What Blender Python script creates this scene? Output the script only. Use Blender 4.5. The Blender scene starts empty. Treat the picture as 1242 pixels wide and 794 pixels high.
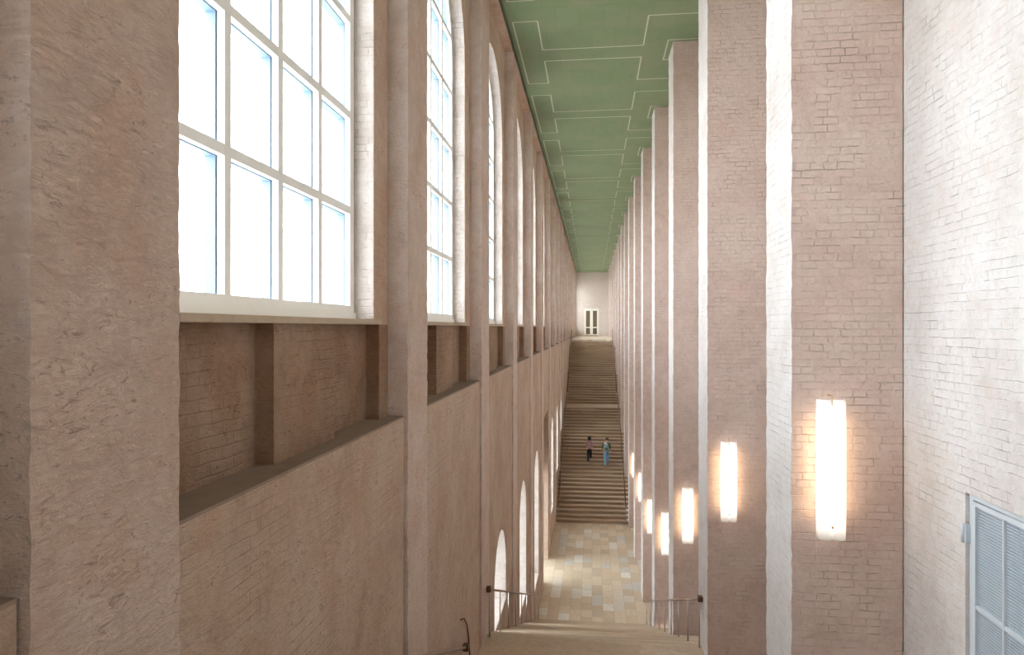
import bpy, bmesh, math, random
from mathutils import Vector, Matrix
random.seed(7)
sc = bpy.context.scene
COL = sc.collection
PI = math.pi

# ------------------------------------------------------------------ dimensions (metres, camera at origin)
PITCH = 5.05; PIER0 = 2.12; PT = 1.0          # pier rhythm along the hall (y)
HW = 2.0                                       # half width between piers
ZC = 7.08                                      # ceiling
ZU = -1.12                                     # upper floors
ZL = -10.85                                    # lower hall floor
XR = 3.07                                      # right wall plane
XI = -2.04; XW = -2.22; XN = -2.36; XG = -2.43; XO = -2.84
ZLEDGE = -0.965
YN, YF = -8.0, 88.0
KMIN, KMAX = -2, 16
def pier_y(k): return PIER0 + PITCH*k
def bay(k): return pier_y(k)+PT, pier_y(k+1)

# ------------------------------------------------------------------ helpers
class MB:
    def __init__(s): s.v=[]; s.f=[]; s.smooth=[]
    def face(s, pts, sm=False):
        i=len(s.v); s.v += [tuple(p) for p in pts]; s.f.append(tuple(range(i,i+len(pts)))); s.smooth.append(sm)
    def box(s, x0,x1,y0,y1,z0,z1):
        i=len(s.v)
        s.v += [(x0,y0,z0),(x1,y0,z0),(x1,y1,z0),(x0,y1,z0),(x0,y0,z1),(x1,y0,z1),(x1,y1,z1),(x0,y1,z1)]
        for q in ((0,3,2,1),(4,5,6,7),(0,1,5,4),(1,2,6,5),(2,3,7,6),(3,0,4,7)):
            s.f.append(tuple(i+a for a in q)); s.smooth.append(False)
    def tube(s, pts, r, n=10, cap=True):
        pts=[Vector(p) for p in pts]; rings=[]
        rr = r if isinstance(r,(list,tuple)) else [r]*len(pts)
        for j,p in enumerate(pts):
            d = (pts[min(j+1,len(pts)-1)]-pts[max(j-1,0)]).normalized()
            u = d.cross(Vector((0,0,1)))
            if u.length<1e-3: u=Vector((1,0,0))
            u.normalize(); w=d.cross(u)
            i=len(s.v)
            for a in range(n):
                t=2*PI*a/n; s.v.append(tuple(p+(u*math.cos(t)+w*math.sin(t))*rr[j]))
            rings.append(i)
        for a,b in zip(rings,rings[1:]):
            for k in range(n):
                s.f.append((a+k,a+(k+1)%n,b+(k+1)%n,b+k)); s.smooth.append(True)
        if cap:
            s.f.append(tuple(rings[0]+k for k in range(n))); s.smooth.append(False)
            s.f.append(tuple(rings[-1]+k for k in reversed(range(n)))); s.smooth.append(False)
    def arch_wall(s, xf,xb,y0,y1,z0,z1,yc,hw,zb,zs,n=28):
        s.box(xb,xf,y0,yc-hw,z0,z1); s.box(xb,xf,yc+hw,y1,z0,z1)
        if zb>z0: s.box(xb,xf,yc-hw,yc+hw,z0,zb)
        P=[(yc-hw*math.cos(PI*i/n), zs+hw*math.sin(PI*i/n)) for i in range(n+1)]
        for (ya,za),(yb,zb2) in zip(P,P[1:]):
            s.face([(xf,ya,za),(xf,yb,zb2),(xf,yb,z1),(xf,ya,z1)])
            s.face([(xb,yb,zb2),(xb,ya,za),(xb,ya,z1),(xb,yb,z1)])
            s.face([(xf,ya,za),(xb,ya,za),(xb,yb,zb2),(xf,yb,zb2)],True)
        s.face([(xf,yc-hw,z1),(xf,yc+hw,z1),(xb,yc+hw,z1),(xb,yc-hw,z1)])
    def mesh(s, name, mat=None, bevel=0, merge=True):
        me=bpy.data.meshes.new(name); me.from_pydata(s.v,[],s.f)
        for p,sm in zip(me.polygons,s.smooth): p.use_smooth=sm
        bm=bmesh.new(); bm.from_mesh(me)
        if merge: bmesh.ops.remove_doubles(bm,verts=bm.verts,dist=1e-5)
        bmesh.ops.recalc_face_normals(bm,faces=bm.faces)
        if bevel:
            es=[e for e in bm.edges if len(e.link_faces)==2 and e.calc_face_angle(0)>0.8]
            bmesh.ops.bevel(bm,geom=es,offset=bevel,segments=2,affect='EDGES')
        bm.to_mesh(me); bm.free()
        if mat: me.materials.append(mat)
        return me
    def build(s, name, mat, parent=None, bevel=0, loc=None):
        o=bpy.data.objects.new(name, s.mesh(name,mat,bevel)); COL.objects.link(o)
        if parent: o.parent=parent
        if loc: o.location=loc
        return o
def obj(name, me, parent=None, loc=(0,0,0)):
    o=bpy.data.objects.new(name, me); COL.objects.link(o); o.location=loc
    if parent: o.parent=parent
    return o
def tag(o, label=None, cat=None, group=None, kind=None):
    if label: o['label']=label
    if cat: o['category']=cat
    if group: o['group']=group
    if kind: o['kind']=kind
    return o
def empty(name, loc=(0,0,0), rz=0):
    o=bpy.data.objects.new(name,None); COL.objects.link(o); o.location=loc; o.rotation_euler=(0,0,rz); o.empty_display_size=.2
    return o
def copy_tree(o, parent=None):
    c=o.copy(); COL.objects.link(c)
    if parent: c.parent=parent
    for ch in list(o.children): copy_tree(ch,c)
    return c
ORD=['first','second','third','fourth','fifth','sixth','seventh','eighth','ninth','tenth','eleventh','twelfth','thirteenth','fourteenth','fifteenth','sixteenth','seventeenth']

# ------------------------------------------------------------------ materials
class NT:
    def __init__(s,name):
        s.m=bpy.data.materials.new(name); s.m.use_nodes=True; s.t=s.m.node_tree; s.t.nodes.clear()
        s.out=s.n('ShaderNodeOutputMaterial')
    def n(s,ty,**kw):
        nd=s.t.nodes.new(ty)
        for k,v in kw.items():
            if hasattr(nd,k) and not k.startswith('i_'): setattr(nd,k,v)
            else: nd.inputs[k[2:] if k.startswith('i_') else k].default_value=v
        return nd
    def l(s,a,b): s.t.links.new(a,b)
    def math(s,op,a,b=None,c=None):
        nd=s.n('ShaderNodeMath'); nd.operation=op
        for i,x in enumerate((a,b,c)):
            if x is None: continue
            if isinstance(x,(int,float)): nd.inputs[i].default_value=x
            else: s.l(x,nd.inputs[i])
        return nd.outputs[0]
    def mix(s,f,a,b,blend='MIX'):
        nd=s.n('ShaderNodeMix'); nd.data_type='RGBA'; nd.blend_type=blend
        for i,x in ((0,f),(6,a),(7,b)):
            if isinstance(x,(int,float)): nd.inputs[i].default_value=x
            elif isinstance(x,tuple): nd.inputs[i].default_value=(*x,1) if len(x)==3 else x
            else: s.l(x,nd.inputs[i])
        return nd.outputs[2]
    def noise(s,vec,scale,detail=4,rough=.55):
        nd=s.n('ShaderNodeTexNoise'); nd.inputs['Scale'].default_value=scale; nd.inputs['Detail'].default_value=detail; nd.inputs['Roughness'].default_value=rough
        if vec: s.l(vec,nd.inputs['Vector'])
        return nd.outputs['Fac']
    def ramp(s,f,p0,p1,c0=(0,0,0),c1=(1,1,1)):
        nd=s.n('ShaderNodeValToRGB'); s.l(f,nd.inputs[0]); e=nd.color_ramp.elements
        e[0].position=p0; e[1].position=p1; e[0].color=(*c0,1); e[1].color=(*c1,1)
        return nd.outputs[0]
    def pos(s): return s.n('ShaderNodeNewGeometry')
    def wallvec(s, swap=False):
        g=s.pos(); sp=s.n('ShaderNodeSeparateXYZ'); s.l(g.outputs['Position'],sp.inputs[0])
        sn=s.n('ShaderNodeSeparateXYZ'); s.l(g.outputs['True Normal'],sn.inputs[0])
        isx=s.math('GREATER_THAN',s.math('ABSOLUTE',sn.outputs[0]),.5)
        u=s.math('ADD',s.math('MULTIPLY',isx,sp.outputs[1]),s.math('MULTIPLY',s.math('SUBTRACT',1.0,isx),sp.outputs[0]))
        c=s.n('ShaderNodeCombineXYZ'); s.l(u,c.inputs[0]); s.l(sp.outputs[2],c.inputs[1])
        return c.outputs[0], g.outputs['Position']
    def bsdf(s,col,rough=.8,bump=None,strength=.3,dist=.01,metal=0,spec=.3):
        b=s.n('ShaderNodeBsdfPrincipled')
        if isinstance(col,tuple): b.inputs['Base Color'].default_value=(*col,1)
        else: s.l(col,b.inputs['Base Color'])
        if isinstance(rough,(int,float)): b.inputs['Roughness'].default_value=rough
        else: s.l(rough,b.inputs['Roughness'])
        b.inputs['Metallic'].default_value=metal; b.inputs['Specular IOR Level'].default_value=spec
        if bump is not None:
            bn=s.n('ShaderNodeBump'); bn.inputs['Strength'].default_value=strength; bn.inputs['Distance'].default_value=dist
            s.l(bump,bn.inputs['Height']); s.l(bn.outputs[0],b.inputs['Normal'])
        s.l(b.outputs[0],s.out.inputs[0]); return b
def simple(name,col,rough=.6,metal=0,spec=.4,var=.12):
    t=NT(name); g=t.pos(); n=t.noise(g.outputs['Position'],9)
    c=t.mix(n,tuple(x*(1-var) for x in col),tuple(min(1,x*(1+var)) for x in col))
    t.bsdf(c,rough,metal=metal,spec=spec); return t.m
def brick_mat(name, base, dark, light, course=.076, length=.25, strength=.8, dist=.012, joint=.5, blotch=.5):
    """slurried brickwork: broken, irregular joints show through a lime wash"""
    t=NT(name); uv,P=t.wallvec()
    def dn(scale,detail,rough,d=0,vec=None):
        nd=t.n('ShaderNodeTexNoise'); nd.inputs['Scale'].default_value=scale; nd.inputs['Detail'].default_value=detail; nd.inputs['Roughness'].default_value=rough; nd.inputs['Distortion'].default_value=d
        t.l(vec or P,nd.inputs['Vector']); return nd
    w=dn(7,4,.6); off=t.n('ShaderNodeVectorMath'); off.operation='MULTIPLY_ADD'; t.l(w.outputs['Color'],off.inputs[0]); off.inputs[1].default_value=(.055,.03,0); t.l(uv,off.inputs[2])
    br=t.n('ShaderNodeTexBrick'); t.l(off.outputs[0],br.inputs['Vector']); br.inputs['Scale'].default_value=1
    br.inputs['Brick Width'].default_value=length; br.inputs['Row Height'].default_value=course; br.squash=.55; br.squash_frequency=3
    br.inputs['Mortar Size'].default_value=.0065; br.inputs['Mortar Smooth'].default_value=.9; br.inputs['Bias'].default_value=0
    br.inputs['Color1'].default_value=(0,0,0,1); br.inputs['Color2'].default_value=(1,1,1,1); br.inputs['Mortar'].default_value=(.5,.5,.5,1)
    big=dn(.6,5,.6,.3).outputs['Fac']; mid=dn(3.4,7,.7,.3).outputs['Fac']; sm=dn(13,6,.75,.5).outputs['Fac']; fine=dn(55,4,.7).outputs['Fac']
    brk=dn(5.5,4,.65).outputs['Fac']; tone=dn(2.2,4,.6,.2).outputs['Fac']
    c=t.mix(t.ramp(mid,.34,.64),dark,base)
    c=t.mix(t.math('MULTIPLY',t.ramp(br.outputs['Color'],0,1),.22),c,light)
    c=t.mix(t.math('MULTIPLY',t.ramp(big,.40,.66),blotch),c,light)
    c=t.mix(t.math('MULTIPLY',t.ramp(sm,.48,.70),.38),c,tuple(x*.84 for x in dark))
    c=t.mix(t.math('MULTIPLY',t.ramp(tone,.60,.72),.30),c,(base[0]*1.0,base[1]*.80,base[2]*.74))
    jm=t.math('MULTIPLY',br.outputs['Fac'],t.ramp(brk,.42,.58))
    jc=t.mix(t.ramp(tone,.42,.52),tuple(x*.68 for x in dark),tuple(min(1,x*1.12) for x in light))
    c=t.mix(t.math('MULTIPLY',jm,joint),c,jc)
    c=t.mix(t.math('MULTIPLY',t.ramp(fine,.60,.74),.30),c,tuple(x*.62 for x in dark))
    h=t.math('ADD',t.math('MULTIPLY',jm,-.8),t.math('ADD',t.math('MULTIPLY',br.outputs['Color'],.22),t.math('ADD',t.math('MULTIPLY',sm,1.3),t.math('ADD',t.math('MULTIPLY',mid,1.2),t.math('MULTIPLY',fine,.35)))))
    t.bsdf(c,.9,h,strength,dist,spec=.1); return t.m
def plaster_mat(name, base, dark, light, brick=.25, strength=.5):
    t=NT(name); uv,P=t.wallvec()
    def dn(scale,detail,rough,dist,vec=None):
        nd=t.n('ShaderNodeTexNoise'); nd.inputs['Scale'].default_value=scale; nd.inputs['Detail'].default_value=detail; nd.inputs['Roughness'].default_value=rough; nd.inputs['Distortion'].default_value=dist
        t.l(vec or P,nd.inputs['Vector']); return nd.outputs['Fac']
    st=t.n('ShaderNodeMapping'); st.inputs['Rotation'].default_value=(.5,.3,.2); st.inputs['Scale'].default_value=(1,.8,1.9); t.l(P,st.inputs[0])
    big=dn(.75,5,.6,.4); mid=dn(3.2,9,.72,.35); scr=dn(17,6,.72,1.0,st.outputs[0]); fine=dn(40,4,.7,0)
    off=t.n('ShaderNodeVectorMath'); off.operation='MULTIPLY_ADD'; d3=t.n('ShaderNodeTexNoise'); d3.inputs['Scale'].default_value=3; t.l(P,d3.inputs['Vector']); t.l(d3.outputs['Color'],off.inputs[0]); off.inputs[1].default_value=(.08,.05,0); t.l(uv,off.inputs[2])
    br=t.n('ShaderNodeTexBrick'); t.l(off.outputs[0],br.inputs['Vector']); br.inputs['Scale'].default_value=1
    br.inputs['Brick Width'].default_value=.27; br.inputs['Row Height'].default_value=.082; br.inputs['Mortar Size'].default_value=.010; br.inputs['Mortar Smooth'].default_value=1
    c=t.mix(t.ramp(mid,.36,.60),dark,base)
    c=t.mix(t.math('MULTIPLY',t.ramp(big,.40,.66),.7),c,light)
    c=t.mix(t.math('MULTIPLY',t.ramp(dn(1.6,6,.65,.3),.50,.62),.5),c,(base[0]*.90,base[1]*.78,base[2]*.70))
    c=t.mix(t.math('MULTIPLY',t.ramp(dn(8,6,.7,.4),.52,.68),.35),c,tuple(x*.82 for x in dark))
    gm=t.math('MULTIPLY',t.ramp(scr,.53,.63),t.ramp(mid,.56,.44))
    c=t.mix(t.math('MULTIPLY',gm,.8),c,tuple(x*.66 for x in dark))
    c=t.mix(t.math('MULTIPLY',t.ramp(fine,.62,.75),.22),c,tuple(x*.6 for x in dark))
    bm_=t.math('MULTIPLY',br.outputs['Fac'],t.ramp(dn(1.4,3,.5,0),.42,.6))
    c=t.mix(t.math('MULTIPLY',bm_,brick*.35),c,tuple(x*.75 for x in dark))
    h=t.math('ADD',t.math('MULTIPLY',mid,1.6),t.math('ADD',t.math('MULTIPLY',scr,1.1),t.math('MULTIPLY',bm_,-brick)))
    t.bsdf(c,.9,h,strength,.02,spec=.1); return t.m
M={}
M['brick']=brick_mat('limewashed_brick',(.665,.515,.445),(.55,.405,.34),(.745,.62,.56),strength=.9,dist=.014)
M['brickwall']=brick_mat('whitewash_and_lit_brick',(.655,.612,.58),(.57,.515,.475),(.73,.715,.705),blotch=.9,strength=.8,dist=.012,joint=.45)
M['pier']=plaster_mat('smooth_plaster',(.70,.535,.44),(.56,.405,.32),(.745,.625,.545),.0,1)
M['pierside']=plaster_mat('window_lit_plaster',(.88,.75,.68),(.70,.56,.49),(.92,.84,.79),.0,1)  # pier sides paled in colour to stand in for window light
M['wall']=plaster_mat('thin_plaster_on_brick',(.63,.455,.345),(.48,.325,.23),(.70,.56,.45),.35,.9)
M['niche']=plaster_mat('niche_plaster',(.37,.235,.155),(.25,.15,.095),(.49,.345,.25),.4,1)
M['lowwall']=plaster_mat('lower_plaster',(.585,.43,.33),(.45,.315,.23),(.66,.52,.415),.35,.9)
M['jamb']=brick_mat('pale_brick',(.68,.61,.56),(.56,.48,.43),(.80,.76,.73),strength=.9,dist=.012)
M['endwall']=brick_mat('end_wall_plaster',(.66,.57,.51),(.60,.50,.43),(.72,.65,.60),strength=.4,joint=.2)
M['white']=simple('white_window_paint',(.87,.86,.82),.45,var=.03)
M['bluewhite']=simple('outer_sash_blue_shade',(.30,.44,.62),.5,var=.04)  # blue colour stands for sky-tinted shading on the outer sash
M['sill']=simple('stone_sill',(.46,.36,.26),.6,var=.2)
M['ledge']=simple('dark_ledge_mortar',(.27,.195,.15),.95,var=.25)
M['steel']=simple('brushed_steel',(.50,.46,.43),.35,metal=.8,var=.1)
M['bronze']=simple('dark_bronze',(.16,.09,.06),.4,metal=.6,var=.2)
M['rail']=simple('handrail_bronze',(.36,.27,.21),.35,metal=.7,var=.1)
M['rust']=simple('rusty_brown',(.22,.10,.06),.7,var=.3)
M['brass']=simple('brass',(.60,.42,.16),.35,metal=.8)
M['greypaint']=simple('blue_grey_paint',(.56,.61,.65),.45,var=.05)
M['mesh']=simple('blue_grey_mesh',(.50,.565,.62),.5,var=.05)
M['meshback']=simple('blue_grey_backing',(.40,.465,.53),.6,var=.1)
M['dark']=simple('dark_oak',(.17,.115,.10),.6,var=.2)
M['cream']=simple('cream_line_paint',(.50,.50,.37),.7,var=.1)
M['groove']=simple('shadow_groove',(.12,.15,.09),.9)
M['doorwhite']=simple('door_white_paint',(.80,.78,.72),.5)
M['doorpane']=simple('brown_door_glazing',(.16,.12,.06),.15,spec=.6,var=.5)
M['skin']=simple('skin',(.62,.40,.30),.6)
M['hair']=simple('dark_hair',(.035,.02,.018),.6)
M['mauve']=simple('mauve_cotton',(.42,.27,.30),.85)
M['black']=simple('black_cotton',(.015,.015,.018),.85)
M['green']=simple('green_cotton',(.10,.17,.09),.85)
M['jeans']=simple('pale_denim',(.20,.38,.56),.85)
M['pack']=simple('grey_blue_nylon',(.30,.42,.45),.7)
M['packwhite']=simple('white_nylon',(.75,.76,.74),.7)
M['shoe']=simple('dark_shoe_leather',(.10,.06,.05),.6)
M['whiteshoe']=simple('pale_shoe',(.6,.6,.6),.6)

def ceiling_mat():
    t=NT('green_ceiling'); g=t.pos(); P=g.outputs['Position']
    br=t.n('ShaderNodeTexBrick'); t.l(P,br.inputs['Vector']); br.inputs['Scale'].default_value=1
    br.offset=.5; br.inputs['Brick Width'].default_value=.55; br.inputs['Row Height'].default_value=1.26; br.inputs['Mortar Size'].default_value=.006; br.inputs['Mortar Smooth'].default_value=.3
    br.inputs['Color1'].default_value=(.215,.258,.142,1); br.inputs['Color2'].default_value=(.24,.278,.158,1); br.inputs['Mortar'].default_value=(.17,.185,.10,1)
    mp=t.n('ShaderNodeMapping'); mp.inputs['Scale'].default_value=(6,55,6); t.l(P,mp.inputs[0]); a=t.noise(mp.outputs[0],1.2,4)
    mp2=t.n('ShaderNodeMapping'); mp2.inputs['Scale'].default_value=(55,6,6); t.l(P,mp2.inputs[0]); b=t.noise(mp2.outputs[0],1.2,4)
    h=t.math('ADD',a,b); c=t.mix(t.math('MULTIPLY',t.ramp(h,.8,1.25),.5),br.outputs['Color'],(.14,.22,.115))
    c=t.mix(t.math('MULTIPLY',t.ramp(t.noise(P,1.1,6),.4,.65),.5),c,(.25,.258,.162))
    t.bsdf(c,.8,h,.3,.01,spec=.15); return t.m
M['ceiling']=ceiling_mat()
def floor_mat():
    t=NT('sandstone_slabs'); g=t.pos(); P=g.outputs['Position']
    mp=t.n('ShaderNodeMapping'); mp.inputs['Rotation'].default_value=(0,0,PI/2); t.l(P,mp.inputs[0])
    br=t.n('ShaderNodeTexBrick'); t.l(mp.outputs[0],br.inputs['Vector']); br.inputs['Scale'].default_value=1
    br.offset=.41; br.offset_frequency=3; br.squash=1.6; br.squash_frequency=2
    br.inputs['Brick Width'].default_value=.66; br.inputs['Row Height'].default_value=.42; br.inputs['Mortar Size'].default_value=.006; br.inputs['Mortar Smooth'].default_value=.1
    br.inputs['Color1'].default_value=(0,0,0,1); br.inputs['Color2'].default_value=(1,1,1,1); br.inputs['Mortar'].default_value=(.3,.3,.3,1)
    nd=t.n('ShaderNodeValToRGB'); t.l(br.outputs['Color'],nd.inputs[0]); cr=nd.color_ramp; cr.interpolation='CONSTANT'
    cols=[(0,(.62,.495,.35)),(.16,(.68,.555,.405)),(.34,(.57,.45,.315)),(.46,(.68,.61,.50)),(.58,(.64,.505,.35)),(.74,(.60,.565,.50)),(.82,(.70,.575,.42)),(.93,(.77,.72,.63))]
    cr.elements[0].position=0; cr.elements[0].color=(*cols[0][1],1); cr.elements[1].position=cols[1][0]; cr.elements[1].color=(*cols[1][1],1)
    for p,c in cols[2:]:
        e=cr.elements.new(p); e.color=(*c,1)
    c=t.mix(br.outputs['Fac'],nd.outputs[0],(.42,.35,.27))
    c=t.mix(t.math('MULTIPLY',t.ramp(t.noise(P,7,6),.4,.75),.3),c,(.38,.30,.21))
    t.bsdf(c,.42,br.outputs['Fac'],.15,-.004,spec=.4); return t.m
M['floor']=floor_mat()
def step_mat():
    t=NT('sandstone_steps'); g=t.pos(); P=g.outputs['Position']
    mp=t.n('ShaderNodeMapping'); mp.inputs['Scale'].default_value=(.55,2.564,6.2); t.l(P,mp.inputs[0])
    wn=t.n('ShaderNodeTexVoronoi'); t.l(mp.outputs[0],wn.inputs['Vector']); wn.inputs['Scale'].default_value=1.0; wn.inputs['Randomness'].default_value=.8
    s=t.n('ShaderNodeSeparateXYZ'); t.l(wn.outputs['Color'],s.inputs[0])
    c=t.mix(s.outputs[0],(.50,.365,.24),(.64,.50,.36))
    c=t.mix(t.math('MULTIPLY',s.outputs[1],.35),c,(.50,.45,.38))
    n=t.noise(P,8,6)
    c=t.mix(t.math('MULTIPLY',t.ramp(n,.4,.7),.35),c,(.33,.235,.155))
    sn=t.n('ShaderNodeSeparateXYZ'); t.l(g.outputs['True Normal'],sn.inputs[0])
    riser_shade=t.math('MULTIPLY',t.math('GREATER_THAN',t.math('ABSOLUTE',sn.outputs[1]),.5),t.math('ADD',.35,t.math('MULTIPLY',s.outputs[2],.4)))  # riser faces coloured darker as painted shade, varying per block
    c=t.mix(riser_shade,c,(.23,.145,.085))
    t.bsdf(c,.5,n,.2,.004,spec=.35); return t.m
M['step']=step_mat()
def glass_mat():
    t=NT('window_glass'); tr=t.n('ShaderNodeBsdfTransparent'); tr.inputs[0].default_value=(.95,.98,1,1)
    gl=t.n('ShaderNodeBsdfGlossy'); gl.inputs['Roughness'].default_value=.02
    fr=t.n('ShaderNodeFresnel'); fr.inputs[0].default_value=1.45
    mx=t.n('ShaderNodeMixShader'); t.l(t.math('MULTIPLY',fr.outputs[0],.6),mx.inputs[0]); t.l(tr.outputs[0],mx.inputs[1]); t.l(gl.outputs[0],mx.inputs[2]); t.l(mx.outputs[0],t.out.inputs[0]); return t.m
M['glass']=glass_mat()
def shade_mat():
    t=NT('opal_lamp_glass'); tc=t.n('ShaderNodeTexCoord'); sp=t.n('ShaderNodeSeparateXYZ'); t.l(tc.outputs['Object'],sp.inputs[0])
    az=t.math('ABSOLUTE',sp.outputs[2]); r=t.ramp(az,.40,.69,(1,1,1),(.0,.0,.0))
    em=t.n('ShaderNodeEmission'); t.l(t.mix(r,(1,.90,.80),(1,.93,.82)),em.inputs[0])
    t.l(t.math('ADD',t.math('MULTIPLY',r,1.15),.10),em.inputs[1])
    b=t.n('ShaderNodeBsdfPrincipled'); b.inputs['Base Color'].default_value=(.85,.82,.78,1); b.inputs['Roughness'].default_value=.25
    ad=t.n('ShaderNodeAddShader'); t.l(em.outputs[0],ad.inputs[0]); t.l(b.outputs[0],ad.inputs[1]); t.l(ad.outputs[0],t.out.inputs[0]); return t.m
M['shade']=shade_mat()

# ------------------------------------------------------------------ left wall
led=MB(); sof=MB()
OW=1.68                                   # half opening of the tall windows
LOWW={2:-6.5,3:-8.3,4:-9.5,6:-9.5,7:-8.4,8:-6.8}   # bay -> sill height of lower arched openings
for k in range(KMIN,KMAX+1):
    y0,y1=bay(k); yc=(y0+y1)/2; y0+=.005; y1-=.005
    up=MB(); nic=MB(); low=MB(); y0+=0; y1+=.100
    up.arch_wall(XW,XO,y0,y1,.03,ZC+.1,yc-.025,OW,.03,4.62)
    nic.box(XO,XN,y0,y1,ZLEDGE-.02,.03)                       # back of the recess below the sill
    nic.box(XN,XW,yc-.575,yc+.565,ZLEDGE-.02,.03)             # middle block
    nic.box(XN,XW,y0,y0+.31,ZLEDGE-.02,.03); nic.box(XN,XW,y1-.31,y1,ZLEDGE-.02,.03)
    zt=ZLEDGE-.02
    if k in LOWW: low.arch_wall(XI,XO,y0,y1,-11.2,zt,yc,1.0,LOWW[k],-5.58)
    elif k==5:
        low.box(XO,XI,y0,29.0,-11.2,zt); low.box(XO,XI,31.9,y1,-11.2,zt); low.box(XO,XI,29.0,31.9,-3.85,zt)
    else: low.box(XO,XI,y0,y1,-11.2,zt)
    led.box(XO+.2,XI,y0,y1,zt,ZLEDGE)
    sof.box(XO,-HW-.005,y0,y1,ZC-.02,ZC+.2)
    tag(up.build('wall_left',M['wall']),kind='structure')
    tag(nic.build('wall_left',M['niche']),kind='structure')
    tag(low.build('wall_left',M['lowwall']),kind='structure')
tag(led.build('trim_1',M['ledge']),kind='structure')
tag(sof.build('trim_2',M['wall']),kind='structure')

# ------------------------------------------------------------------ piers and pilasters
def column_mesh(name,x0,x1,mat,z0=-11.2,z1=ZC+.05,amp=.006,seed=0,step=.078):
    z1=ZC-.003
    rnd=random.Random(seed); n=int((z1-z0)/step); mb=MB()
    rings=[]
    for i in range(n+1):
        z=z0+(z1-z0)*i/n; i0=len(mb.v)
        j=lambda a=amp: rnd.uniform(-a,a)
        mb.v += [(x0,0,z),(x1+j(),j(),z),(x1+j(),PT+j(),z),(x0,PT,z)] if x1>0 and x0<0 else [(x0+j(),0+j(),z),(x1,0,z),(x1,PT,z),(x0+j(),PT+j(),z)]
        rings.append(i0)
    for a,b in zip(rings,rings[1:]):
        for q in range(4):
            mb.f.append((a+q,a+(q+1)%4,b+(q+1)%4,b+q)); mb.smooth.append(True)
    mb.f.append((0,3,2,1)); mb.smooth.append(False)
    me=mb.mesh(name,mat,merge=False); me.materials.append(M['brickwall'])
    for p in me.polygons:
        if abs(p.normal.x)>.7: p.material_index=1  # x-facing sides take the paler wall brick to paint in window light
    me.set_sharp_from_angle(angle=.7) if hasattr(me,'set_sharp_from_angle') else None
    return me
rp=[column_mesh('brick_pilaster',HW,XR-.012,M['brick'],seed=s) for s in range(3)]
# left piers: worked corner is on the +x side
def left_mesh(seed):
    rnd=random.Random(seed+50); mb=MB(); n=230; z0,z1=-11.2,ZC+.2; rings=[]
    for i in range(n+1):
        z=z0+(z1-z0)*i/n; i0=len(mb.v); j=lambda: rnd.uniform(-.004,.004)
        mb.v += [(XO,.11,z),(-HW+j(),.11+j(),z),(-HW+j(),PT+j(),z),(XO,PT,z)]; rings.append(i0)
    for a,b in zip(rings,rings[1:]):
        for q in range(4): mb.f.append((a+q,a+(q+1)%4,b+(q+1)%4,b+q)); mb.smooth.append(True)
    mb.f.append((0,3,2,1)); mb.smooth.append(False)
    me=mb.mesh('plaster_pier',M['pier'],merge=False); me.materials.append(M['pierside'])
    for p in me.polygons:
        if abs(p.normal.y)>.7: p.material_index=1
    me.set_sharp_from_angle(angle=.7) if hasattr(me,'set_sharp_from_angle') else None
    return me
lp=[left_mesh(s) for s in range(3)]
for k in range(KMIN,KMAX+1):
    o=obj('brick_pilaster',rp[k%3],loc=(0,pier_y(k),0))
    if k==1: lab='broad brick pilaster carrying the largest, nearest glowing wall lamp'
    elif k<1: lab='brick pilaster behind the mesh door, %s back from the nearest lamp'%ORD[-k]
    elif k<=7: lab='brick pilaster on the right carrying the %s lamp from the camera'%ORD[k-1]
    else: lab='narrow brick pilaster beside the far stairs, %s in the right row'%ORD[k-1]
    tag(o,lab,'pilaster','brick pilasters along the right wall')
    o=obj('plaster_pier',lp[k%3],loc=(0,pier_y(k),0))
    if k==0: lab='broad pinkish plaster pier filling the left edge, in front of the largest window'
    elif k<0: lab='plaster pier on the window side, %s back from the nearest one'%ORD[-k-1]
    else: lab='plaster pier standing just after the %s tall window from the camera'%ORD[k-1]
    tag(o,lab,'pier','plaster piers between the windows')

# ------------------------------------------------------------------ right wall, end walls, floors, ceiling
DY0,DY1,DZ0,DZ1=4.25,6.05,-3.45,-1.36      # steel mesh door
w=MB(); T=.45
w.box(XR,XR+T,YN,DY0,-11.2,ZC+.1); w.box(XR,XR+T,DY1,YF,-11.2,ZC+.1)
w.box(XR,XR+T,DY0,DY1,-11.2,DZ0); w.box(XR,XR+T,DY0,DY1,DZ1,ZC+.1)
tag(w.build('wall_right',M['brickwall']),kind='structure')
w=MB(); w.box(XO,XR+T,YN-.4,YN,-11.2,ZC+.1); tag(w.build('wall_near',M['endwall']),kind='structure')
DX0,DX1=-.99,.87                            # far door opening
w=MB(); zt=ZU+3.55
w.box(XO,DX0,YF,YF+.5,-11.2,ZC+.1); w.box(DX1,XR+T,YF,YF+.5,-11.2,ZC+.1); w.box(DX0,DX1,YF,YF+.5,zt,ZC+.1); w.box(DX0,DX1,YF,YF+.5,-11.2,ZU-.3)
tag(w.build('wall_far',M['endwall']),kind='structure')
Y1,Y2=25.0,38.1                             # lower hall floor between the stairs
w=MB(); w.box(XO,XR,Y1-.05,Y2+.05,ZL-.35,ZL); tag(w.build('floor',M['floor']),kind='structure')
YT0,YT1=-.8,63.9
w=MB(); w.box(XI,XR,YN,YT0,ZU-.3,ZU); tag(w.build('floor',M['floor']),kind='structure')
w=MB(); w.box(XI,XR,YT1,YF+.5,ZU-.3,ZU); tag(w.build('floor',M['floor']),kind='structure')
w=MB(); w.box(-1.965,XR+T,YN,YF,ZC,ZC+.2); tag(w.build('ceiling',M['ceiling']),kind='structure')
w=MB(); w.box(-2.0,-1.965,YN,YF,ZC+.05,ZC+.2); w.box(-1.965,-1.93,YN,YF,ZC-.008,ZC); tag(w.build('trim_3',M['groove']),kind='structure')
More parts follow.
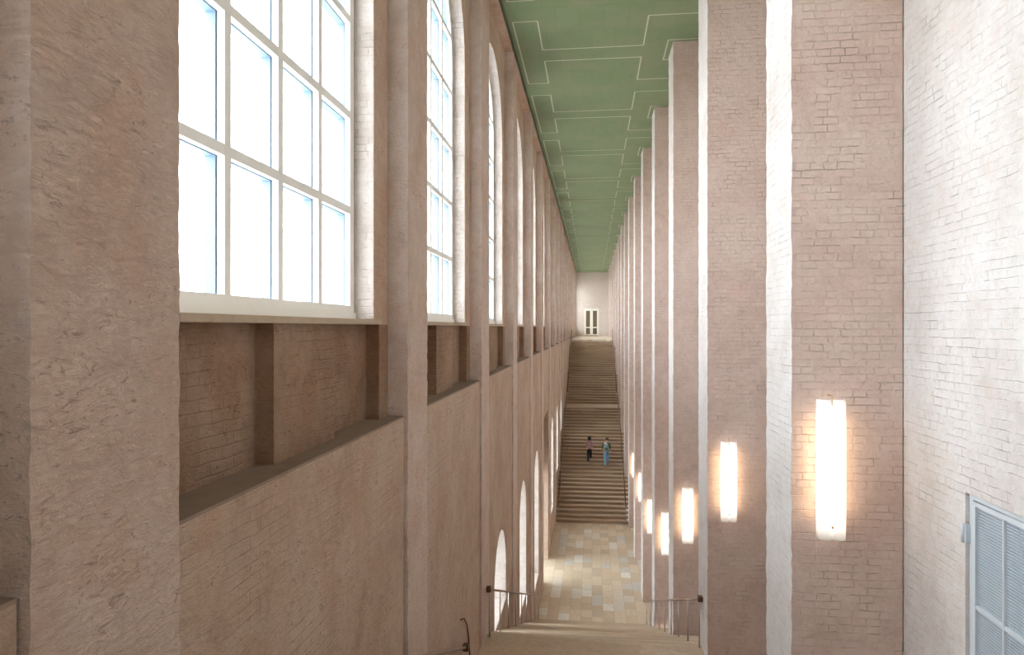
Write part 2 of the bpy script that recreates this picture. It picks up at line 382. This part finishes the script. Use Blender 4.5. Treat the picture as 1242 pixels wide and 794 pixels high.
w=MB(); w.box(XO-.15,XR+T,YN-.4,YF+.5,ZC+.21,ZC+.4); w.box(XO-.15,XO-.01,YN-.4,YF+.5,ZC-.2,ZC+.21); tag(w.build('trim_13',M['wall']),kind='structure')  # unseen slab and fascia, added to stop light leaking over the piers
# cream lines on the ceiling
L=MB(); t_=.033
def hl(x0,x1,y): L.box(x0,x1,y-t_/2,y+t_/2,ZC-.006,ZC)
def vl(x,y0,y1): L.box(x-t_/2,x+t_/2,y0,y1,ZC-.006,ZC)
for k in range(KMIN,KMAX+1):
    c=pier_y(k)+.5
    A,B,C_,D=c-2.03,c-.38,c+.36,c+2.0
    if D>YF: D=YF-.1
    hl(-1.83,-1.25,A); hl(-1.83,-1.25,D); vl(-1.83,A,D)
    for x in (-1.25,1.28): vl(x,A,B); vl(x,C_,D)
    hl(-1.25,1.28,B); hl(-1.25,1.28,C_)
    hl(1.28,XR,A); hl(1.28,XR,D)
    y=pier_y(k); hl(1.87,XR,y-.13); vl(1.87,y-.13,y+PT+.13); hl(1.87,XR,y+PT+.13)
tag(L.build('trim_4',M['cream']),kind='structure')

# ------------------------------------------------------------------ tall windows
def sashbars(mb,xa,xb,bw,hb,ow=1.66,zs=4.62,z0=.22,frame=.115):
    n=36
    P=[(-ow*math.cos(PI*i/n), zs+ow*math.sin(PI*i/n)) for i in range(n+1)]
    r2=ow-frame; Q=[(-r2*math.cos(PI*i/n), zs+r2*math.sin(PI*i/n)) for i in range(n+1)]
    P=[(-ow,z0-.1)]+P+[(ow,z0-.1)]; Q=[(-r2,z0-.1)]+Q+[(r2,z0-.1)]
    for i in range(len(P)-1):
        a,b,c,d=P[i],P[i+1],Q[i+1],Q[i]
        for x in (xa,xb): mb.face([(x,*a),(x,*b),(x,*c),(x,*d)])
        mb.face([(xa,*d),(xa,*c),(xb,*c),(xb,*d)]); mb.face([(xa,*a),(xa,*b),(xb,*b),(xb,*a)])
    mb.box(min(xa,xb),max(xa,xb),-r2,r2,z0-.1,z0)
    for y in (-.785,0,.785):
        zt=zs+math.sqrt(r2*r2-y*y)+.02; mb.box(min(xa,xb),max(xa,xb),y-bw/2,y+bw/2,z0,zt)
    for i in range(1,7):
        z=z0+.965*i
        if z>zs:
            if z-zs>r2-.1: continue
            h=math.sqrt(r2*r2-(z-zs)**2)+.02
        else: h=r2
        mb.box(min(xa,xb)+.001,max(xa,xb)-.001,-h,h,z-hb/2,z+hb/2)
win=empty('window_1',(0,0,0)); win['kind']='structure'
mb=MB(); sashbars(mb,XG,XG-.055,.08,.075)
mb.box(XG-.055,XG+.025,-1.66,1.66,.08,.15)
fr=mb.build('window_frame',M['white'],win)
mb=MB(); sashbars(mb,XG-.062,XG-.14,.10,.085); mb.build('outer_sash',M['bluewhite'],win)
mb=MB()
n=36; pts=[(XG-.03,-1.6,.15)]+[(XG-.03,-1.6*math.cos(PI*i/n),4.62+1.6*math.sin(PI*i/n)) for i in range(n+1)]+[(XG-.03,1.6,.15)]
mb.face(pts); mb.build('window_pane',M['glass'],win)
mb=MB(); mb.box(XG-.06,-2.165,-1.74,1.755,.03,.08); mb.build('window_sill',M['sill'],win,bevel=.006)
ws=[win]
for k in range(KMIN,KMAX+1):
    if k==KMIN: o=win
    else: o=copy_tree(win)
    o.name='window_%d'%(k-KMIN+1)
    o.location=(0,(bay(k)[0]+bay(k)[1])/2-.025,0)
# lower arched windows
def low_window(k,zs_,num):
    y0,y1=bay(k); yc=(y0+y1)/2
    o=empty('window_%d'%num,(0,yc,0)); o['kind']='structure'
    mb=MB(); n=24
    P=[(-1.0,zs_)]+[(-math.cos(PI*i/n),-5.58+math.sin(PI*i/n)) for i in range(n+1)]+[(1.0,zs_)]
    Q=[(a*.92,zs_+.08 if i in(0,len(P)-1) else -5.58+(b+5.58)*.92) for i,(a,b) in enumerate(P)]
    xa,xb=-2.66,-2.72
    for i in range(len(P)-1):
        a,b,c,d=P[i],P[i+1],Q[i+1],Q[i]
        for x in (xa,xb): mb.face([(x,*a),(x,*b),(x,*c),(x,*d)])
        mb.face([(xa,*d),(xa,*c),(xb,*c),(xb,*d)])
    mb.box(xb,xa,-1,1,zs_,zs_+.08)
    for y in (-.33,.33): mb.box(xb,xa,y-.025,y+.025,zs_,-5.58+math.sqrt(.9**2-y*y))
    z=-5.58
    while z>zs_+.3: mb.box(xb,xa,-.95,.95,z-.025,z+.025); z-=.9
    mb.build('window_frame',M['white'],o)
    mb=MB(); mb.face([(-2.69,a,b) for a,b in Q]); mb.build('window_pane',M['glass'],o)
num=KMAX-KMIN+2
for k in LOWW: low_window(k,LOWW[k],num); num+=1
# pale reveals of the lower openings
for k in LOWW:
    y0,y1=bay(k); yc=(y0+y1)/2; mb=MB(); n=24; zs_=LOWW[k]
    P=[(yc-.99,zs_+.01)]+[(yc-.99*math.cos(PI*i/n),-5.58+.99*math.sin(PI*i/n)) for i in range(n+1)]+[(yc+.99,zs_+.01)]
    P.append(P[0])
    Q=[(a+(a-yc)*.015,b+(b+7)*.004) for a,b in P]
    for (a,b),(c,d) in zip(P,P[1:]): mb.face([(XI-.012,a,b),(XO+.02,a,b),(XO+.02,c,d),(XI-.012,c,d)])
    tag(mb.build('trim_%d'%(5+list(LOWW).index(k)),M['jamb']),kind='structure')
# pale reveal facing of the tall windows (whitewashed brick)
mb=MB()
for k in range(KMIN,KMAX+1):
    yc=sum(bay(k))/2-.025; r=OW-.006; n=30
    P=[(yc-r,.09)]+[(yc-r*math.cos(PI*i/n),4.62+r*math.sin(PI*i/n)) for i in range(n+1)]+[(yc+r,.09)]
    for (a,b),(c,d) in zip(P,P[1:]): mb.face([(XW-.008,a,b),(XO+.02,a,b),(XO+.02,c,d),(XW-.008,c,d)])
tag(mb.build('trim_12',M['jamb']),kind='structure')

# ------------------------------------------------------------------ entrance portal in bay 5
o=empty('door_3',(0,30.45,ZL)); o['kind']='structure'
mb=MB(); mb.box(-2.74,-2.66,-1.45,1.45,4.4,7.0); mb.build('panel',M['dark'],o)
mb=MB()
for y in (-1.41,-.04,.0,1.37): mb.box(-2.74,-2.66,y,y+.06,0,4.4)
for z in (0,1.4,2.9,4.32): mb.box(-2.735,-2.665,-1.4,1.4,z,z+.08)
mb.build('door_frame',M['dark'],o)
mb=MB(); mb.box(-2.705,-2.695,-1.4,1.4,.05,4.35); mb.build('door_pane',M['glass'],o)

# ------------------------------------------------------------------ far glazed double door
o=empty('door_1',(-.06,YF,ZU)); o['kind']='structure'
mb=MB(); mb.box(-.93,-.80,-.03,.25,.05,3.55); mb.box(.80,.93,-.03,.25,.05,3.55); mb.box(-.80,.80,-.03,.25,3.38,3.55); mb.build('door_frame',M['doorwhite'],o,bevel=.01)
for s in (-1,1):
    mb=MB(); x0,x1=(-.8,-.005) if s<0 else (.005,.8)
    mb.box(x0,x0+.11,.02,.12,.12,3.38); mb.box(x1-.18,x1,.02,.12,.12,3.38) if s<0 else mb.box(x1-.11,x1,.02,.12,.12,3.38)
    if s>0: mb.box(x0+.11,x0+.17,.02,.12,.12,3.38)
    for z in (.12,1.05,3.26): mb.box(x0+.1,x1-.1,.025,.115,z,z+.14)
    lf=mb.build('door_leaf',M['doorwhite'],o)
    mb=MB(); mb.box(x0+.1,x1-.1,.07,.08,.2,3.3); mb.build('door_pane',M['doorpane'],lf)
mb=MB(); mb.box(-.9,.9,-.06,.3,.0,.12); mb.build('threshold',M['brass'],o)
mb=MB(); mb.box(-1.0,.9,.3,.5,-.05,3.6); mb.build('backing',M['dark'],o)
# ------------------------------------------------------------------ steel mesh double door on the right
o=empty('door_2',(XR,0,0)); o['kind']='structure'
mb=MB(); a,b=DY0,DY1
mb.box(.03,.14,a,a+.06,DZ0,DZ1); mb.box(.03,.14,b-.06,b,DZ0,DZ1); mb.box(.03,.14,a+.06,b-.06,DZ1-.05,DZ1)
mb.build('door_frame',M['greypaint'],o,bevel=.004)
ym=(a+b)/2
for (p,q) in ((a+.065,ym-.005),(ym+.005,b-.065)):
    lf=MB(); bw=.04
    lf.box(.02,.07,p,p+bw,DZ0,DZ1-.055); lf.box(.02,.07,q-bw,q,DZ0,DZ1-.055)
    lf.box(.02,.07,p+bw,q-bw,DZ1-.095,DZ1-.055); lf.box(.02,.07,p+bw,q-bw,DZ0,DZ0+.05)
    mid=(p+q)/2; lf.box(.022,.068,mid-.012,mid+.012,DZ0+.05,DZ1-.095); lf.box(.024,.066,p+bw,q-bw,-2.29,-2.255)
    leaf=lf.build('door_leaf',M['greypaint'],o,bevel=.003)
    g=MB(); y=p+bw+.012
    while y<q-bw: g.box(.045,.050,y-.0025,y+.0025,DZ0+.05,DZ1-.095); y+=.024
    z=DZ0+.06
    while z<DZ1-.1: g.box(.043,.052,p+bw,q-bw,z-.004,z+.004); z+=.024
    g.build('wire_mesh',M['mesh'],leaf)
    g=MB(); g.box(.10,.11,p,q,DZ0,DZ1-.05); g.build('backing',M['meshback'],leaf)
mb=MB(); mb.tube([(-.012,DY1+.015,-1.62),(-.012,DY1+.015,-1.78)],.014); mb.box(-.006,.03,DY1-.02,DY1+.025,-1.63,-1.77); mb.build('hinge',M['greypaint'],o)

# ------------------------------------------------------------------ stairs
SX0,SX1=XI,XR
def flight(y_top,z_top,y_bot,z_bot,n,label):
    """n risers from (y_top,z_top) down to (y_bot,z_bot)"""
    o=empty('stair_flight',((SX0+SX1)/2,y_bot,z_bot)); s=1 if y_bot>y_top else -1
    tag(o,label,'stairs')
    tr=abs(y_bot-y_top)/(n-1); ri=(z_top-z_bot)/n; W=(SX1-SX0)/2-.003
    mb=MB(); a_,b_=(-tr/2-.012,tr/2+.012); fr_=.028
    f0,f1=(a_+(fr_ if s<0 else 0)),(b_-(fr_ if s>0 else 0))
    mb.box(-W,W,a_,b_,-.05,0); mb.box(-W,W,f0,f1,-ri*.98,-.0501)
    me=mb.mesh('step',M['step'],bevel=.008)
    mb=MB(); W3=W-(XR-HW)-.008; mb.box(-W,W3,a_,b_,-.05,0); mb.box(-W,W3,f0,f1,-ri*.98,-.0501)
    me2=mb.mesh('step',M['step'],bevel=.008)
    for k in range(1,n):
        y=y_top+s*(k-.5)*tr; z=z_top-k*ri
        f=((y-PIER0)%PITCH)<PT
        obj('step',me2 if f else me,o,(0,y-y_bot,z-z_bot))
    # sloping slab carrying the steps
    mb=MB(); W2=W-.02
    pts=[(y_top-y_bot,z_top-z_bot-ri*1.3),(0,-.02),(0,-.35),(y_top-y_bot,z_top-z_bot-1.0)]
    for x in (-W2,W2-1.1): mb.face([(x,p[0],p[1]) for p in pts])
    for p,q in zip(pts,pts[1:]+pts[:1]): mb.face([(-W2,*p),(W2-1.1,*p),(W2-1.1,*q),(-W2,*q)])
    mb.build('stair_slab',M['step'],o)
    return o
ZM=-5.85
flight(YT0,ZU,10.4,ZM,29,'upper flight of sandstone steps dropping away just below the camera')
flight(12.9,ZM,Y1,ZL,31,'near lower flight of sandstone steps running down to the paved floor, between short railings')
flight(50.2,ZM,Y2,ZL,31,'far lower flight of sandstone steps that the two people are climbing')
flight(YT1,ZU,52.7,ZM,29,'topmost far flight of sandstone steps rising to the end wall door')
for y0,y1,n in ((10.4,12.9,'near'),(50.2,52.7,'far')):
    mb=MB(); mb.box(SX0,SX1-.01,y0,y1,ZM-.4,ZM)
    tag(mb.build('stair_landing',M['step'],bevel=.008),'flat sandstone landing halfway up the %s stairs'%n,'landing')

# ------------------------------------------------------------------ railings
def railing(x,ya,za,yb,zb,label,n=9,caps=True,h=.93,he=None):
    he=h if he is None else he; dh=Vector((0,0,he-h))
    """handrail on posts, floor heights za, zb at the two ends"""
    RM=M['rail'] if ya<38 else M['bronze']; RR=.022 if ya<38 else .03
    o=empty('stair_railing',(x,ya,za)); tag(o,label,'railing','handrails on both sides of the stairs')
    v=Vector((0,yb-ya,zb-za))
    mb=MB(); mb.tube([Vector((0,-.05,h)),v+dh+Vector((0,.05 if yb>ya else -.05,h))],RR); mb.build('handrail',RM,o)
    for i in range(n):
        p=v*(i/(n-1))
        b=MB(); b.tube([(0,0,-.02),(0,0,h+dh.z*i/(n-1)-.02)],.014,8); me=b.mesh('post',M['steel'])
        obj('post',me,o,(0,p.y*.985+.05*(1 if p.y>=0 else -1),p.z*.985))
    if caps:
        b=MB(); b.box(-.045,.045,-.09,.02,h-.05,h+.045); b.build('end_cap',M['bronze'],o,bevel=.008)
    return o
for x,s in ((-1.93,'left'),(1.95,'right')):
    railing(x,12.75,ZM,24.9,ZL,'thin metal railing with dark end block on the %s side of the near lower flight'%s,he=1.03)
    r=railing(x,10.4,ZM,.8,ZU-.62,'%s railing of the flight directly below the camera, ending in a dark block'%s,8)
    xf=1.87*(1 if x>0 else -1)
    railing(xf,38.3,ZL,50.1,ZM,'thin brown railing on the %s side of the far lower flight'%s,9,False)
    railing(xf,52.8,ZM,63.8,ZU,'thin brown railing on the %s side of the topmost far flight'%s,9,False)
# thin brown cable on the wall
mb=MB(); mb.tube([(XI+.012,10.45,-4.54),(XI+.02,10.7,-4.62),(XI+.02,10.95,-4.83),(XI+.02,11.1,-5.1),(XI+.02,11.2,-5.45),(XI+.02,11.25,-5.85)],.012,6)
tag(mb.build('wall_cable',M['rust']),'thin brown curved cable running down the left wall beside the railing end','cable')

# ------------------------------------------------------------------ wall lamps
LH=1.37
def make_lamp():
    o=empty('wall_lamp')
    # opal glass shade: two half round lobes side by side, open at the back
    prof=[]
    R=.066
    for c in (-.066,.066):
        for i in range(0,11):
            a=PI*i/10; prof.append((c-R*math.cos(a), -.035-.062*math.sin(a)**.8))
    prof=[(-.132,.0)]+prof+[(.132,.0)]
    mb=MB(); H=LH/2; NZ=1
    for (a,b),(c,d) in zip(prof,prof[1:]):
        mb.face([(a,b,-H),(c,d,-H),(c,d,H),(a,b,H)],True)
    me=mb.mesh('lamp_shade',M['shade'])
    sh=obj('lamp_shade',me,o)
    md=sh.modifiers.new('thick','SOLIDIFY'); md.thickness=.006
    for sgn,nm in ((1,'top_hook'),(-1,'bottom_screw')):
        b=MB()
        if sgn>0:
            b.tube([(0,.06,H+.035),(0,-.05,H+.035),(0,-.055,H-.01),(0,-.052,H-.045)],.006,8); b.tube([(0,-.058,H-.05),(0,-.042,H-.05)],.012,10)
        else:
            b.tube([(0,-.075,-H+.12),(0,-.03,-H+.12)],.011,10); b.tube([(0,-.03,-H+.12),(0,.1,-H+.12)],.005,8)
        b.build(nm,M['brass'],o)
    b=MB(); b.box(-.05,.05,.085,.11,-H+.08,H-.08); b.build('back_plate',M['brass'],o)
    b=MB(); b.tube([(0,.03,-H+.2),(0,.03,H-.2)],.013,10); 
    b.build('fluorescent_tube',M['white'],o)
    return o
lamp0=make_lamp()
LZ={1:-1.39,2:-2.64,3:-4.60,4:-6.56,5:-7.40,6:-7.42,7:-7.42}
for k,z in LZ.items():
    o=lamp0 if k==1 else copy_tree(lamp0)
    o.location=(2.335 if k<5 else 2.29,pier_y(k)-.11,z)
    tag(o,['largest glowing opal glass wall lamp, nearest the camera on the first brick pilaster',
           'second largest glowing opal wall lamp, on the next pilaster beyond the largest',
           'glowing opal wall lamp third from the camera, just above the right railing',
           'slim glowing wall lamp fourth from the camera, lowest of the row beside the paved floor',
           'narrow glowing wall lamp fifth from the camera, partly behind a pilaster',
           'thin sliver of glowing wall lamp sixth from the camera',
           'faintest sliver of glowing wall lamp, farthest of the row'][k-1],'wall lamp','glowing wall lamps on the right pilasters')
    # lit tube: warm light spilling sideways onto the brick behind the shade
    for s in (-1,1):
        l=bpy.data.lights.new('tube_light','AREA'); l.shape='RECTANGLE'; l.size=.05; l.size_y=1.0; l.energy=.36; l.color=(1,.60,.24)
        lo=bpy.data.objects.new('tube_light',l); COL.objects.link(lo); lo.parent=o; lo.location=(s*.14,.02,0)
        d=Vector((s*.8,1.0,0)).normalized(); lo.rotation_euler=d.to_track_quat('-Z','Y').to_euler()
        l.spread=PI*.95

# ------------------------------------------------------------------ people
def skin_mesh(name,chains,mat,sub=2):
    """chains: list of lists of (point, radius); chains that start on an existing point join there"""
    V=[];Rr=[];E=[];idx={}
    def vid(p,r):
        key=tuple(round(c,4) for c in p)
        if key not in idx: idx[key]=len(V); V.append(p); Rr.append(r)
        return idx[key]
    for ch in chains:
        ids=[vid(p,r) for p,r in ch]
        for a,b in zip(ids,ids[1:]):
            if a!=b: E.append((a,b))
    me=bpy.data.meshes.new(name); me.from_pydata(V,E,[])
    o=bpy.data.objects.new(name,me); COL.objects.link(o)
    m=o.modifiers.new('skin','SKIN'); m.use_smooth_shade=True
    if not me.skin_vertices: 
        bpy.context.view_layer.objects.active=o
    sv=me.skin_vertices[0].data
    # one root per connected island
    par=list(range(len(V)))
    def find(a):
        while par[a]!=a: a=par[a]
        return a
    for a,b in E: par[find(a)]=find(b)
    seen=set()
    for i in range(len(V)):
        r=Rr[i]; sv[i].radius=(r,r) if isinstance(r,(int,float)) else r
        f=find(i); sv[i].use_root = f not in seen; seen.add(f)
    s=o.modifiers.new('sub','SUBSURF'); s.levels=sub; s.render_levels=sub
    dg=bpy.context.evaluated_depsgraph_get(); dg.update()
    nm=bpy.data.meshes.new_from_object(o.evaluated_get(dg)); nm.name=name
    bpy.data.objects.remove(o)
    nm.materials.clear(); nm.materials.append(mat)
    for p in nm.polygons: p.use_smooth=True
    return nm
def person(loc,H,label,lead,top,legs,shoe,hair_kind,riser=.1613,tread=.39,fem=False,bend=0,tilt=0):
    """seen from behind, climbing +y; lead = +1 right foot on the next step up"""
    o=empty('person',loc); tag(o,label,'person')
    k=H/1.75
    P=lambda x,y,z: (x*k,y*k,z*k)
    sw=.15 if fem else .17; hw=.075
    # feet: trailing foot on this step, leading foot on the next
    ft={-lead:(0.0,0.0), lead:(tread/k,riser/k)}
    pel=P(0,.14,.98); chest=P(0,.20,1.28); sh=P(0,.21,1.42); neck=P(0+tilt*.3,.22,1.50); hd=P(tilt,.245,1.63)
    body=[[(pel,.105*k),(P(0,.16,1.12),.085*k),(chest,(.11*k,.08*k)),(sh,.06*k),(neck,.05*k),(P(tilt*.6,.235,1.555),.055*k),(hd,.082*k),(P(tilt,.24,1.70),.062*k)]]
    trou=[[(P(0,.145,1.02),.118*k),(P(0,.14,.95),.125*k)]]; shoes=[]; shirt=[[(P(0,.14,.93),(.165*k,.14*k)),(P(0,.16,1.12),(.15*k,.125*k)),(chest,(.18*k,.14*k)),(P(0,.21,1.40),(.14*k,.105*k)),(P(0,.215,1.455),(.062*k,.062*k))]]
    for s in (-1,1):
        fy,fz=ft[s]; up=1 if s==lead else 0
        hip=P(s*hw,.14,.92); ky=fy+.16+ (.05 if up else .02); kz=fz+.50
        knee=P(s*(hw+.01),ky if up else fy+.14,kz if up else .49)
        ank=P(s*(hw+.01),fy-.02,fz+.09)
        heel=P(s*(hw+.01),fy-.05,fz+.045); toe=P(s*(hw+.03),fy+.17,fz+.035)
        body.append([(pel,.105*k),(hip,.08*k),(knee,.052*k),(P(s*(hw+.01),(fy-.02+ (ky if up else fy+.14))/2-.01,fz+.30),.05*k),(ank,.034*k),(P(s*(hw+.015),fy+.03,fz+.05),.032*k),(toe,.026*k)])
        trou.append([(P(0,.14,.95),.125*k),(hip,.108*k),(tuple(a*.5+b*.5 for a,b in zip(hip,knee)),.097*k),(knee,.082*k),(P(s*(hw+.01),(fy-.02+(ky if up else fy+.14))/2-.01,fz+.30),.078*k),(P(s*(hw+.01),fy-.02,fz+.10),.070*k)])
        shoes.append([(heel,.043*k),(P(s*(hw+.015),fy+.05,fz+.045),.042*k),(toe,.036*k)])
        # arms, slightly swinging
        swg=(.12 if s==-lead else -.10)
        shl=P(s*sw,.20,1.40); el=P(s*(sw+.055),.19+swg*.3,1.13); wr=P(s*(sw+.05),.26+swg,.90)
        body.append([(sh,.085*k),(shl,.052*k),(el,.038*k),(wr,.026*k)])
        pal=Vector(wr)+Vector((0,.03*k,-.05*k)); body[-1].append((tuple(pal),(.036*k,.018*k)))
        for i,(dx,ln) in enumerate(((-.028,.070),(-.010,.082),(.010,.078),(.027,.060))):
            b0=pal+Vector((dx*.4*k,(dx*.9)*k,-.03*k)); b1=b0+Vector((0,.006*k+dx*.2*k,-ln*.5*k)); b2=b1+Vector((-s*.012*k,.016*k,-ln*.45*k))
            body.append([(tuple(pal),(.036*k,.018*k)),(tuple(b0),.0095*k),(tuple(b1),.009*k),(tuple(b2),.0075*k)])
        t0=pal+Vector((-s*.005*k,.035*k,.012*k)); t1=t0+Vector((-s*.008*k,.022*k,-.032*k))
        body.append([(tuple(pal),(.036*k,.018*k)),(tuple(t0),.011*k),(tuple(t1),.009*k)])
        slv=[(P(0,.21,1.38),.10*k),(shl,.072*k),(tuple(a*.5+b*.5 for a,b in zip(shl,el)),.062*k),(el,.055*k)]
        if not fem: slv.append((tuple(a*.75+b*.25 for a,b in zip(el,wr)),.045*k))
        shirt.append(slv)
    me=skin_mesh('body',body,M['skin']); obj('body',me,o)
    obj('trousers',skin_mesh('trousers',trou,legs),o)
    obj('shirt',skin_mesh('shirt',shirt,top),o)
    for s in shoes: obj('shoe',skin_mesh('shoe',[s],shoe),o)
    # head shape: nose, ears and eyes on the front
    hv=Vector(hd)
    mb=MB(); mb.tube([hv+Vector((0,.078*k,.03*k)),hv+Vector((0,.108*k,-.012*k)),hv+Vector((0,.088*k,-.022*k))],[.008*k,.015*k,.01*k],8); mb.build('nose',M['skin'],o)
    for s in (-1,1):
        mb=MB(); mb.tube([hv+Vector((s*.084*k,-.005,.03*k)),hv+Vector((s*.095*k,-.012,.01*k)),hv+Vector((s*.084*k,.0,-.03*k))],[.01*k,.016*k,.009*k],8); mb.build('ear',M['skin'],o)
        mb=MB(); mb.tube([hv+Vector((s*.03*k,.072*k,.018*k)),hv+Vector((s*.03*k,.086*k,.018*k))],[.013*k,.008*k],8); mb.build('eye',M['hair'],o)
    mb=MB(); mb.tube([hv+Vector((-.025*k,.078*k,-.045*k)),hv+Vector((0,.086*k,-.047*k)),hv+Vector((.025*k,.078*k,-.045*k))],.006*k,6); mb.build('mouth',M['mauve'],o)
    # hair cap
    bm=bmesh.new(); bmesh.ops.create_icosphere(bm,subdivisions=3,radius=1)
    rnd=random.Random(3)
    for v in bm.verts:
        c=v.co.copy()
        if hair_kind=='curly':
            r=.125*k*(1+rnd.uniform(-.06,.10)); v.co=Vector((c.x*r,c.y*r*.95-.02*k,c.z*r*1.12-(.035*k if c.z<0 else 0)))
            if c.y>.45 and c.z<.45: v.co.y=.06*k
        else:
            r=.098*k*(1+rnd.uniform(-.01,.02)); v.co=Vector((c.x*r,c.y*r*1.05-.008*k,c.z*r*1.12))
            if c.y>.3 and c.z<.4: v.co.y=.05*k
            if c.z<-.4: v.co*=.75
    me=bpy.data.meshes.new('hair'); bm.to_mesh(me); bm.free(); me.materials.append(M['hair'])
    for p in me.polygons: p.use_smooth=True
    obj('hair',me,o,tuple(hv+Vector((0,-.005,.02*k))))
    return o
def step_pos(k): return 38.1+(k-1)*12.1/30, ZL+k*5.0/31
y,z=step_pos(14)
person((-.16,y+.12,z),1.66,'person with dark curly hair, mauve top and black trousers climbing the far steps',1,M['mauve'],M['black'],M['whiteshoe'],'curly',fem=True)
y,z=step_pos(13)
person((.90,y+.12,z),1.84,'person in green shirt and pale blue jeans climbing the far steps with a backpack',1,M['green'],M['jeans'],M['shoe'],'short',tilt=.035)
# backpack: body, front pocket, straps
b=empty('backpack',(.88,y+.12+.04,z+1.08)); tag(b,'grey blue backpack with white top, worn by the person in green','backpack')
mb=MB(); mb.box(-.15,.15,-.13,.02,0,.40); mb.build('bag_body',M['pack'],b,bevel=.045)
mb=MB(); mb.box(-.11,.11,-.18,-.11,.04,.20); mb.build('front_pocket',M['green'],b,bevel=.03)
mb=MB(); mb.box(-.13,.04,-.12,.03,.36,.50); mb.build('top_flap',M['packwhite'],b,bevel=.045)
for s in (-1,1):
    mb=MB(); mb.tube([(s*.10,-.0,.36),(s*.12,.10,.44),(s*.13,.24,.40),(s*.14,.25,.20),(s*.14,.05,.06)],.018,8); mb.build('shoulder_strap',M['pack'],b)

# ------------------------------------------------------------------ light
W=bpy.data.worlds.new('sky'); sc.world=W; W.use_nodes=True; nt=W.node_tree; nt.nodes.clear()
bg=nt.nodes.new('ShaderNodeBackground'); ow=nt.nodes.new('ShaderNodeOutputWorld')
bg.inputs[0].default_value=(.93,.97,1,1); bg.inputs[1].default_value=6.0
tc=nt.nodes.new('ShaderNodeTexCoord'); sx=nt.nodes.new('ShaderNodeSeparateXYZ'); rm=nt.nodes.new('ShaderNodeValToRGB')
nt.links.new(tc.outputs['Generated'],sx.inputs[0]); nt.links.new(sx.outputs[2],rm.inputs[0])
rm.color_ramp.elements[0].position=.0; rm.color_ramp.elements[0].color=(.50,.49,.46,1); rm.color_ramp.elements[1].position=.06; rm.color_ramp.elements[1].color=(.93,.97,1,1)
nt.links.new(rm.outputs[0],bg.inputs[0])
nt.links.new(bg.outputs[0],ow.inputs[0])
def portal(x,y,z,sy,sz):
    l=bpy.data.lights.new('sky_portal','AREA'); l.shape='RECTANGLE'; l.size=sz; l.size_y=sy; l.cycles.is_portal=True
    o=bpy.data.objects.new('sky_portal',l); COL.objects.link(o); o.location=(x,y,z); o.rotation_euler=(0,-PI/2,0)
for k in range(KMIN,KMAX+1):
    portal(-2.80,sum(bay(k))/2-.025,3.2,3.3,6.2)
for k,zs_ in LOWW.items(): portal(-2.80,sum(bay(k))/2,(zs_-4.58)/2,2.0,-4.58-zs_)
portal(-2.80,30.45,ZL+2.2,2.8,4.4)

# ------------------------------------------------------------------ camera
cam=bpy.data.cameras.new('camera'); co=bpy.data.objects.new('camera',cam); COL.objects.link(co)
cam.sensor_width=36; cam.lens=24.0; cam.clip_start=.05; cam.clip_end=300
th=math.atan(97/828)
co.rotation_euler=(PI/2,0,th); co.location=(0,0,0)
sc.camera=co
sc.view_settings.view_transform='Standard'; sc.view_settings.look='None'; sc.view_settings.exposure=.83; sc.view_settings.gamma=1
cy=sc.cycles
cy.max_bounces=14; cy.diffuse_bounces=10; cy.glossy_bounces=3; cy.transparent_max_bounces=12; cy.caustics_reflective=False; cy.caustics_refractive=False
cy.sample_clamp_indirect=6; cy.use_denoising=True
